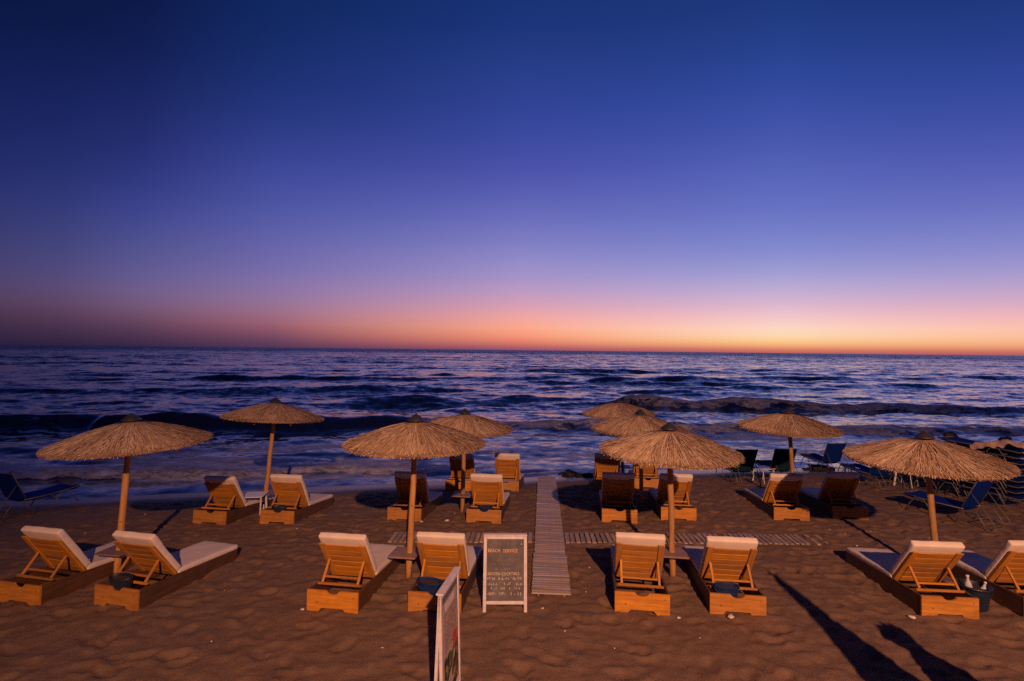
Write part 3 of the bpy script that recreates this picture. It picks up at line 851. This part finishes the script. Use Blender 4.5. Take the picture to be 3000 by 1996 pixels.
LS = [
 (56, 1768, 12, 'wooden sun lounger cut by the left photo edge under the leftmost front parasol', 0),
 (341, 1779, 13, 'wooden sun lounger right of the leftmost front parasol pole with dark bucket', 1),
 (974, 1791, 8, 'wooden sun lounger with empty head slot, left of the pole behind the menu boards', 0),
 (1273, 1796, 6, 'wooden sun lounger partly hidden behind the edge-on menu board', 2),
 (1881, 1796, 8.5, 'front row wooden sun lounger nearest right of the boardwalk', 2),
 (2161, 1801, 7, 'front row wooden sun lounger with blue bucket behind its head board', 0),
 (2782, 1808, 4.5, 'front row wooden sun lounger under the rightmost parasol, whole in view', 1),
 (3086, 1814, 4.5, 'wooden sun lounger cut off by the right photo edge', 0),
 (613, 1536, 7, 'second row wooden sun lounger left of the white plastic table', 1),
 (811, 1535, 6, 'second row wooden sun lounger just right of the white plastic table', 0),
 (1184, 1527, 7, 'second row wooden sun lounger lying in shadow behind the front parasol pole', 2),
 (1417, 1532, 6, 'second row wooden sun lounger left of the boardwalk with blue bucket', 0),
 (1815, 1530, 7, 'second row wooden sun lounger in parasol shadow right of the boardwalk', 2),
 (1988, 1525, 6, 'second row wooden sun lounger behind the pole of the parasol right of the boardwalk', 1),
 (2319, 1525, 5, 'second row wooden sun lounger lit, under the parasol before the green sunbeds', 1),
 (2491, 1521, 5, 'second row wooden sun lounger lying wholly in shadow beside the lit one', 0),
 (1343, 1437, 6, 'third row wooden sun lounger crossed by a pole shadow, left of the boardwalk', 0),
 (1480, 1440, 6, 'third row wooden sun lounger close to the boardwalk on its left', 2),
 (1781, 1438, 8, 'third row wooden sun lounger left of the farthest parasol pole', 0),
 (1899, 1432, 7, 'third row wooden sun lounger right of the farthest parasol pole', 2),
]
for a_ in LS: lounger(*a_)

# ------------------------------------------------------------------ buckets, bottles
def bucket_proto(mat):
    t = thing('bucket', 'proto', 'bucket', group='blue buckets at the loungers')
    new_obj('body', lathe_me('body', [(.0, .0), (.115, .0), (.12, .01), (.15, .25), (.155, .262), (.145, .262), (.138, .24), (.108, .02), (.0, .02)], 24, False), mat, t)
    new_obj('rim', lathe_me('rim', [(.149, .236), (.163, .238), (.165, .262), (.152, .266), (.148, .25)], 24, False), mat, t)
    new_obj('dark_disc', lathe_me('dark_disc', [(.0, .225), (.07, .215), (.137, .222)], 20, False), 'dark_fill', t)  # dark disc added so the inside of the bucket looks dark
    pts = [(.155 * math.cos(a), -.03 - .10 * math.sin(a), .245 - .09 * math.sin(a)) for a in np.linspace(0, math.pi, 11)]
    new_obj('handle', tube_me('handle', pts, .007, 6), mat, t)
    return t
BK = {'n': bucket_proto('navy_plastic'), 'b': bucket_proto('blue_plastic')}; bused = set()
def bucket(kind, lo_i, local, label, sc=1.0, tilt=(0, 0)):
    t = BK[kind] if kind not in bused else copy_tree(BK[kind]); bused.add(kind)
    L_ = LOUNGERS[lo_i]
    m_ = Matrix.Translation(L_.location) @ L_.rotation_euler.to_matrix().to_4x4()
    w_ = m_ @ Vector((local[0], local[1], 0))
    t.location = (w_.x, w_.y, gz(w_.x, w_.y) + local[2]); t.rotation_euler = (tilt[0], tilt[1], L_.rotation_euler.z + random.uniform(-.05, .05))
    t.scale = (sc, sc * (.5 if 0 <= local[1] < .3 else 1), sc); t['label'] = label
    return t
bucket('n', 1, (-.02, .108, .10), 'dark navy bucket inside the head of the lounger beside the leftmost front parasol', 1.12, (R(8), 0))
bucket('b', 3, (-.12, .108, .11), 'navy bucket inside the lounger behind the edge-on menu board', 1.12, (R(6), R(5)))
bucket('b', 5, (-.12, .108, .06), 'blue bucket inside the lounger right of the shelf pole', 1.1)
bk = bucket('n', 6, (.58, .34, -.01), 'dark bucket with bottles on the sand right of the rightmost whole lounger', 1.25)
bucket('n', 9, (-.02, .108, .08), 'dark bucket in the lounger right of the white plastic table', 1.0)
bucket('b', 11, (.02, .108, .08), 'small blue bucket in the lounger left of the boardwalk, second row', .95, (R(10), 0))
bucket('b', 13, (-.22, .108, .05), 'blue bucket in the lounger beside the pole right of the boardwalk, second row', .95)
def bottle(loc, label, sc=1.0, tilt=(0, 0)):
    t = thing('bottle', label, 'bottle', loc, (tilt[0], tilt[1], 0)); t.scale = (sc,) * 3
    new_obj('glass', lathe_me('glass', [(.0, 0), (.034, 0), (.036, .01), (.036, .17), (.03, .20), (.014, .235), (.014, .27)], 16, False), 'bottle_plastic', t)
    new_obj('label_band', lathe_me('label_band', [(.0368, .07), (.0374, .07), (.0374, .14), (.0368, .14)], 16, False), 'bottle_label', t)
    new_obj('screw_cap', lathe_me('screw_cap', [(.0, .288), (.016, .288), (.016, .266), (.013, .266)], 12, False), 'bottle_label', t)
    return t
b_ = Vector(bk.location)
bottle(b_ + Vector((-.07, .0, .10)), 'clear plastic bottle standing in the dark bucket on the sand', 1.3, (R(4), R(-8)))
bottle(b_ + Vector((.09, .02, .06)), 'shorter bottle leaning on the right side inside the dark bucket', 1.1, (R(5), R(12)))
p_ = ground(772, 1518); bottle((p_.x, p_.y, p_.z), 'small bottle on the sand in front of the white plastic table', 1.0)

# ------------------------------------------------------------------ white plastic tables
TT = box_me('table_top', .46, .46, .022, .012, seg=2)
def skirt_leg(): 
    return box_me('leg', .045, .018, .40, .004)
LEG = skirt_leg()
def table(px, py, rot, label):
    p_ = ground(px, py)
    t = thing('plastic_table', label, 'table', p_, (0, 0, R(rot)), 'white plastic side tables')
    new_obj('table_top', TT, 'white_plastic', t, loc=(0, 0, .41))
    for sx_ in (-1, 1):
        for sy_ in (-1, 1):
            new_obj('leg', LEG, 'white_plastic', t, loc=(sx_ * .19, sy_ * .19, .20), rot=(R(5) * sy_, R(-5) * sx_, R(45) * sx_ * sy_))
    return t
table(745, 1503, 8, 'white plastic side table between the two loungers on the left, second row')
table(2237, 1412, 20, 'white plastic table between the two green sunbeds')
table(2505, 1408, 30, 'white plastic table right of the single blue sunbed by the water')
table(2655, 1425, 30, 'white plastic table between blue sunbeds below the rightmost parasol canopy')

# ------------------------------------------------------------------ metal framed sunbeds
def sunbed_proto(fab, flat=False):
    t = thing('sunbed', 'proto', 'sunbed', group='metal framed sunbeds')
    hw, L_ = .30, 1.88; h = .32; hy = .68; th = R(0 if flat else 63); bl = .74
    for sg in (-1, 1):
        new_obj('side_rail', tube_me('side_rail', [(sg * hw, hy - .05, h), (sg * hw, 1.2, h - .015), (sg * hw, L_ - .05, h + .02)], .014, 8), 'metal_tube', t)
    top = Vector((0, hy - math.cos(th) * bl, h + math.sin(th) * bl))
    new_obj('back_frame', tube_me('back_frame', [(-hw, hy, h), (-hw, top.y + .04, top.z - .02), (-hw + .05, top.y, top.z), (hw - .05, top.y, top.z), (hw, top.y + .04, top.z - .02), (hw, hy, h)], .014, 8), 'metal_tube', t)
    new_obj('foot_bar', tube_me('foot_bar', [(-hw, L_ - .05, h + .02), (-hw + .05, L_, h + .02), (hw - .05, L_, h + .02), (hw, L_ - .05, h + .02)], .014, 8), 'metal_tube', t)
    def sling(name, pts, w):
        V = []; Fq = []
        for y_, z_ in pts:
            V += [(-w, y_, z_), (-w * .5, y_, z_ - .018), (0, y_, z_ - .026), (w * .5, y_, z_ - .018), (w, y_, z_)]
        for i in range(len(pts) - 1):
            for j in range(4): Fq.append((i * 5 + j, i * 5 + j + 1, i * 5 + j + 6, i * 5 + j + 5))
        n0 = len(V); V += [(x_, y_ + (.0 if name == 'seat_sling' else .018), z_ - (.045 if name == 'seat_sling' else .02)) for x_, y_, z_ in V]
        Fq += [tuple(n0 + q for q in f_[::-1]) for f_ in Fq]
        me = bpy.data.meshes.new(name); me.from_pydata(V, [], Fq); me.update()
        for p2 in me.polygons: p2.use_smooth = True
        return me
    new_obj('seat_sling', sling('seat_sling', [(hy, h + .01), (1.0, h), (1.3, h), (1.6, h + .01), (L_ - .03, h + .035)], hw + .008), fab, t)
    new_obj('back_sling', sling('back_sling', [(hy - math.cos(th) * u, h + math.sin(th) * u + .016) for u in np.linspace(0, bl + .01, 5)], hw + .01), fab, t)
    def uleg(y_, spread, name):
        pts = [(-hw, y_ - spread, .0), (-hw, y_ - spread * .5, h * .6), (-hw, y_, h - .02), (-hw, y_ + spread * .4, h - .02)]
        for sg in (-1, 1):
            new_obj('leg', tube_me('leg', [(sg * (hw + .016), y_ - spread, -.02), (sg * (hw + .016), y_ - spread * .45, h * .62), (sg * (hw + .016), y_ - spread * .1, h - .012), (sg * (hw + .016), y_ + .16, h - .012), (sg * (hw + .016), y_ + .26, h * .55), (sg * (hw + .016), y_ + .36, -.02)], .012, 8), 'metal_tube', t)
        new_obj('crossbar', tube_me('crossbar', [(-hw - .016, y_ - spread * .45, h * .62), (hw + .016, y_ - spread * .45, h * .62)], .009, 6), 'metal_tube', t)
    uleg(.42, .22, 'head'); uleg(1.42, .22, 'foot')
    if not flat:
        for sg in (-1, 1):
            new_obj('back_stay', tube_me('back_stay', [(sg * (hw - .03), hy - math.cos(th) * .4, h + math.sin(th) * .4), (sg * (hw - .03), .12, .16), (sg * (hw - .03), .10, .04)], .009, 6), 'metal_tube', t)
        new_obj('axle_bar', tube_me('axle_bar', [(-hw, .10, .05), (hw, .10, .05)], .009, 6), 'metal_tube', t)
    return t
SB = {'blue': sunbed_proto('blue_fabric'), 'green': sunbed_proto('green_fabric'), 'flat': sunbed_proto('blue_fabric', True)}
sused = set()
def sunbed(kind, px, py, ang_, label, dz=0.0, at=None, group=None):
    p_ = ground(px, py) if at is None else Vector(at)
    t = SB[kind] if kind not in sused else copy_tree(SB[kind]); sused.add(kind)
    t.location = (p_.x, p_.y, p_.z + dz); t.rotation_euler = (0, 0, -R(ang_)); t['label'] = label
    if group: t['group'] = group
    return t
sunbed('green', 2206, 1430, 0, 'dark green sunbed with raised back left of the white table by the water')
sunbed('green', 2322, 1428, 2, 'dark green sunbed behind the pole of the parasol before it')
sunbed('blue', 2476, 1397, -3, 'blue sunbed with raised back standing alone at the waterline')
sunbed('blue', 2634, 1442, -4, 'blue sunbed in shade below the left rim of the rightmost parasol')
sunbed('blue', 2782, 1448, -5, 'blue sunbed behind the pole of the rightmost front parasol')
sunbed('blue', 2722, 1412, -4, 'blue sunbed farther back behind the rightmost front parasol canopy')
sunbed('blue', 2850, 1432, -6, 'blue sunbed between the parasol pole and the low stack of sunbeds')
sunbed('blue', 2956, 1560, -20, 'bright blue sunbed with raised back right of the rightmost parasol pole')
sunbed('blue', -62, 1532, 12, 'dark blue sunbed in the gloom at the left photo edge')
p_ = ground(2895, 1470)
for i in range(2):
    sunbed('flat', 0, 0, -12, ['lower of two folded sunbeds stacked below the rightmost parasol canopy', 'upper of two folded sunbeds stacked below the rightmost parasol canopy'][i], at=p_, dz=i * .13, group='folded sunbeds in stacks')
p_ = ground(3010, 1500)
ords = ['lowest', 'second from bottom', 'third from bottom', 'fourth from bottom', 'fifth from bottom', 'sixth from bottom', 'seventh from bottom', 'eighth from bottom', 'topmost']
for i in range(9):
    sunbed('flat', 0, 0, -14 + random.uniform(-3, 3), ords[i] + ' folded sunbed in the tall stack at the right photo edge', at=p_ + Vector((random.uniform(-.03, .03), random.uniform(-.03, .03), 0)), dz=i * .135, group='folded sunbeds in stacks')
# tan cover thrown over the stack
def cover_me():
    n = 26; u = np.linspace(-.5, .5, n); U, Vv = np.meshgrid(u, np.linspace(-.5, .5, 34))
    X = U * .95; Y = Vv * 1.1
    Zc = -1.1 * np.clip(np.abs(X) - .30, 0, 1) ** 1.1 - .5 * np.clip(np.abs(Y) - .55, 0, 1) + .16 * fbm(U * 5, Vv * 6, 9, 3)
    X = np.sign(X) * np.minimum(np.abs(X), .30 + (np.abs(X) - .3) * .55)
    return grid_me('cover', X, Y, Zc, 'tan_cover')
cv = new_obj('mattress_cover', cover_me(), None, loc=p_ + Vector((-.02, .55, 8 * .135 + .37)), rot=(R(-16), R(14), R(30)))
tag(cv, 'crumpled tan cover draped over the tall stack of sunbeds', 'cover')

# ------------------------------------------------------------------ boards with menus
def text_me(body, size, font_jit=0.02, seed=0, xs=1.0):
    cu_ = bpy.data.curves.new('lettering', 'FONT'); cu_.body = body; cu_.size = size; cu_.resolution_u = 2
    cu_.offset = size * .004; cu_.space_character = 1.12
    ob = bpy.data.objects.new('tmp_text', cu_); COL.objects.link(ob)
    dg = bpy.context.evaluated_depsgraph_get()
    me = bpy.data.meshes.new_from_object(ob.evaluated_get(dg))
    bpy.data.objects.remove(ob, do_unlink=True)
    co = np.array([v_.co[:] for v_ in me.vertices])
    if len(co):
        dx = vnoise(co[:, 0] * 16, co[:, 1] * 16, seed) * size * .05; dy = vnoise(co[:, 0] * 9 + 5, co[:, 1] * 2, seed + 3) * size * .14
        for v_, a1, b1 in zip(me.vertices, dx, dy): v_.co = ((v_.co.x + a1) * xs, v_.co.y + b1, 0)
    me.name = 'lettering'; me.materials.clear()
    return me
def scribble_me(width, h, seed, gaps=0.16):
    """letter-like chalk strokes that cannot be read"""
    rg = random.Random(seed); V = []; Fq = []
    def stroke(p1, p2, w=.0022):
        d = Vector((p2[0] - p1[0], p2[1] - p1[1])); 
        if d.length < 1e-4: return
        n_ = Vector((-d.y, d.x)).normalized() * w; i = len(V)
        V.extend([(p1[0] + n_.x, p1[1] + n_.y, 0), (p1[0] - n_.x, p1[1] - n_.y, 0), (p2[0] - n_.x, p2[1] - n_.y, 0), (p2[0] + n_.x, p2[1] + n_.y, 0)]); Fq.append((i, i + 1, i + 2, i + 3))
    x_ = 0.0
    while x_ < width - h * .5:
        if rg.random() < gaps: x_ += h * .55; continue
        cw = h * rg.uniform(.4, .65); pts = [(x_ + rg.uniform(0, cw), rg.choice((0, .5, 1)) * h * rg.uniform(.85, 1)) for _ in range(rg.randint(3, 4))]
        for a1, b1 in zip(pts, pts[1:]): stroke(a1, b1)
        if rg.random() < .5: stroke((x_, 0), (x_ + rg.uniform(-.002, .002), h))
        x_ += cw + h * .18
    me = bpy.data.meshes.new('lettering'); me.from_pydata(V, [], Fq); me.update()
    return me
def board(name, label, cat, base, rotz, w, h, leg, lean, fill):
    t = thing(name, label, cat, base, (0, 0, rotz))
    rail = .045
    def leaf(sign, full):
        rot = (-sign * lean, 0, 0); hgt = h
        def put(nm, me, mat, x_, z_, y_=0.0):
            p2 = Matrix.Rotation(-sign * lean, 3, 'X') @ Vector((x_, y_, z_))
            yb = sign * math.sin(lean) * hgt
            o_ = new_obj(nm, me, mat, t, loc=(p2.x, p2.y - yb, p2.z), rot=rot)
            if nm == 'lettering': o_['kind'] = 'stuff'
            return o_
        for sx_ in (-1, 1): put('stile', box_me('stile', rail, .03, h, .004), 'white_paint', sx_ * (w / 2 - rail / 2), h / 2)
        put('rail', box_me('rail', w - 2 * rail - .002, .028, rail * 1.1, .004), 'white_paint', 0, h - rail / 2 - .003)
        put('rail', box_me('rail', w - 2 * rail - .002, .028, rail, .004), 'white_paint', 0, leg + rail / 2)
        put('panel', box_me('panel', w - 2 * rail + .004, .010, h - leg - 2 * rail + .004, 0), 'chalkboard', 0, (h + leg) / 2, .0)
        if full: fill(lambda nm, me, mat, x_, z_, y_=-.007: put(nm, me, mat, x_, z_, y_))
    leaf(1, True); leaf(-1, False)
    new_obj('top_strip', box_me('top_strip', w + .004, .07, .02, .004), 'white_paint', t, loc=(0, 0, h * math.cos(lean) + .010))
    return t
RX = Matrix.Rotation(math.pi / 2, 4, 'X')
def upright(me):
    me.transform(RX); return me
def fill_chalk(put):
    x0 = -.245
    def line(me, mat, z_, x_=x0): put('lettering', upright(me), mat, x_, z_)
    line(scribble_me(.20, .04, 1), 'chalk_lilac', .865); line(scribble_me(.16, .045, 2), 'chalk_lilac', .86, .03)
    line(text_me('BEACH  SERVICE', .064, seed=2, xs=.80), 'chalk_orange', .775)
    line(scribble_me(.40, .035, 3, .25), 'chalk_faint', .655, -.20)
    line(scribble_me(.36, .035, 4, .2), 'chalk_faint', .60, -.20)
    line(scribble_me(.10, .03, 5, .1), 'chalk_lilac', .545, -.20); line(scribble_me(.20, .03, 6, .1), 'chalk_lilac', .545, -.06)
    line(text_me('FROZEN COCKTAILS', .056, seed=5, xs=.76), 'chalk_cream', .475)
    line(scribble_me(.12, .036, 7, .05), 'chalk_cream', .415); line(scribble_me(.15, .036, 8, .05), 'chalk_cream', .415, -.09); line(scribble_me(.16, .036, 9, .05), 'chalk_cream', .415, .08)
    line(scribble_me(.17, .036, 10, .05), 'chalk_cream', .345); line(scribble_me(.13, .04, 11, .05), 'chalk_cream', .345, -.02); line(scribble_me(.09, .03, 12, .1), 'chalk_cream', .345, .16)
    line(scribble_me(.09, .034, 13, .02), 'chalk_cream', .29, -.19); line(scribble_me(.08, .034, 14, .02), 'chalk_cream', .29, -.07); line(scribble_me(.15, .03, 15, .3), 'chalk_cream', .29, .06)
    line(scribble_me(.13, .04, 16, .02), 'chalk_cream', .22); line(scribble_me(.12, .04, 17, .02), 'chalk_cream', .22, -.09)
    line(text_me('1 - 11', .06, seed=9), 'chalk_cream', .215, .07)
    put('magnet', upright(lathe_me('magnet', [(.0, .0), (.008, 0), (.008, .004), (.0, .004)], 10, False)), 'white_plastic', .225, .885, -.008)
bp = ground(1478, 1794)
board('chalkboard_sign', 'white framed chalkboard with orange heading standing beside the boardwalk', 'sign', Vector((bp.x, bp.y + .20, bp.z - .005)), R(1.5), .61, 1.0, .10, R(11), fill_chalk)
def fill_menu(put):
    put('poster', upright_box(.47, .93), 'poster_paper', 0, .68, -.008)
    put('picture', upright_box(.45, .42), 'food_picture', 0, .40, -.0105)
    put('heading', upright_box(.30, .07), 'white_paint', -.02, 1.09, -.0105)
    put('red_panel', upright_box(.14, .14), 'can_red', .13, .66, -.0115)
    for i in range(9):
        put('lettering', upright(scribble_me(.40, .022, 40 + i, .15)), 'poster_ink', -.20, 1.0 - i * .042, -.0105)
def upright_box(w, h):
    return box_me('sheet', w, .002, h, 0)
fa, na = Vector((-.575, 5.50, 0)), Vector((-.68, 4.90, 0))
mid_ = (fa + na) / 2
ang2 = math.atan2(fa.y - na.y, fa.x - na.x)       # board's x axis runs from the near stile to the far one
board('menu_sign', 'white framed menu board seen almost edge-on at the bottom of the photo', 'sign', Vector((mid_.x + .02, mid_.y, gz(mid_.x, mid_.y) - .005)), ang2, .63, 1.27, .14, R(1.9), fill_menu)

# ------------------------------------------------------------------ pale pebbles and litter on the sand
peb = [lump_me('pebble', 80 + i, 1, 1, .6, 2, .3) for i in range(4)]
def pebble(px, py, size, label, group='pale pebbles on the sand'):
    p_ = ground(px, py)
    o = new_obj('pebble', random.choice(peb), 'pebble', loc=(p_.x, p_.y, p_.z + size * .25), rot=(0, 0, random.uniform(0, 6)))
    o.scale = (size, size * random.uniform(.6, 1), size * random.uniform(.6, 1))
    tag(o, label, 'pebble', group)
pebble(1309, 1528, .055, 'largest pale stone, on the sand between the second row loungers left of the boardwalk')
pebble(1235, 1530, .035, 'pale stone left of the largest pale stone')
pebble(2142, 1810, .055, 'pale flat stone in front of the lounger with blue bucket')
pebble(1988, 1812, .03, 'small pale stone between the two front loungers right of the boardwalk')
pebble(2672, 1811, .05, 'white scrap at the left of the rightmost whole lounger head board')
pebble(886, 1787, .028, 'white pebble touching the left corner of the lounger with empty head slot')
for px, py in [(2308, 1637), (2430, 1552), (2460, 1563), (2476, 1564), (2510, 1600), (2578, 1561), (2550, 1558), (2385, 1584), (1332, 1505), (1727, 1664), (1717, 1735), (1590, 1783), (658, 1731), (1013, 1569), (1907, 1534), (1580, 1457), (1806, 1542), (870, 1550), (250, 1562), (505, 1518), (2325, 1538), (1120, 1900), (620, 1880), (1800, 1900), (2050, 1870), (425, 1508), (1655, 1850)]:
    pebble(px, py, random.uniform(.012, .022), 'tiny pale pebble lying on the brown sand', 'tiny pale pebbles')

# ------------------------------------------------------------------ outside the frame: parasol shapes added to cast the long shadows, and the street lamp
def shadow_parasol(x_, y_, h, prof, label, lean=0.0):
    t = thing('shadow_parasol', label, 'parasol', (x_ + lean, y_, gz(x_, y_)), (0, -math.atan2(lean, h), 0), 'folded parasols added to cast shadows')
    new_obj('pole', tube_me('pole', [(0, 0, -.1), (0, 0, h - .02)], .024, 10), 'metal_tube', t)
    bm = bmesh.new(); n = 32; rings = []
    for r_, z_ in prof:
        rings.append([bm.verts.new((r_ * (1 + .22 * math.cos(8 * 2 * math.pi * j / n)) * math.cos(2 * math.pi * j / n), r_ * (1 + .22 * math.cos(8 * 2 * math.pi * j / n)) * math.sin(2 * math.pi * j / n), z_)) for j in range(n)])
    for a1, b1 in zip(rings, rings[1:]):
        for j in range(n): bm.faces.new((a1[j], a1[(j + 1) % n], b1[(j + 1) % n], b1[j])).smooth = True
    new_obj('cloth', finish(bm, 'cloth'), 'canvas', t)
    new_obj('finial', lathe_me('finial', [(.0, h + .06), (.02, h + .04), (.025, h), (.01, h - .03)], 10, False), 'cap_plastic', t)
    return t
def caster(px_tip, py_tip, yb):
    """ground point below the tip of something whose shadow tip falls at that pixel, standing at depth yb"""
    g_ = ground(px_tip, py_tip); f_ = (g_.y - yb) / (g_.y - LAMP.y)
    q = g_.lerp(LAMP, f_); return q
q = caster(2258, 1678, 3.1)
shadow_parasol(q.x, q.y, q.z, [(.34, .62), (.33, .7), (.31, 1.0), (.26, 1.4), (.17, 1.8), (.09, 2.2), (.05, q.z - .15), (.02, q.z)], 'tall folded cloth parasol added outside the frame to cast the pointed shadow', .22)
q = caster(2590, 1832, 3.6)  # added caster, outlined after a shadow with head and neck
shadow_parasol(q.x, q.y, q.z, [(.24, .10), (.25, .5), (.23, q.z - .8), (.19, q.z - .5), (.115, q.z - .34), (.075, q.z - .26), (.105, q.z - .2), (.135, q.z - .12), (.12, q.z - .03), (.03, q.z)], 'short folded parasol shape added outside the frame to cast the necked shadow', .20)
t = thing('street_lamp', 'tall street lamp behind the camera throwing warm light over the beach', 'street lamp', (LAMP.x, LAMP.y - 1.4, gz(LAMP.x, LAMP.y - 1.4)))
new_obj('post', tube_me('post', [(0, 0, -.2), (0, 0, 5), (0, 0, 11.4)], [.11, .085, .06], 14), 'lamp_metal', t)
new_obj('arm', tube_me('arm', [(0, 0, 11.3), (0, .3, 11.65), (0, .9, 11.78), (0, 1.35, 11.78)], .035, 10), 'lamp_metal', t)
hd = new_obj('lamp_head', box_me('lamp_head', .34, .62, .10, .03, seg=2), 'lamp_metal', t, loc=(0, 1.4, 11.77))
new_obj('diffuser', box_me('diffuser', .26, .46, .02, .004), 'lamp_glow', hd, loc=(0, 0, -.062))
COL.objects.link(lamp_light)
lamp_light.location = LAMP; lamp_light.rotation_quaternion = LAMP_QUAT
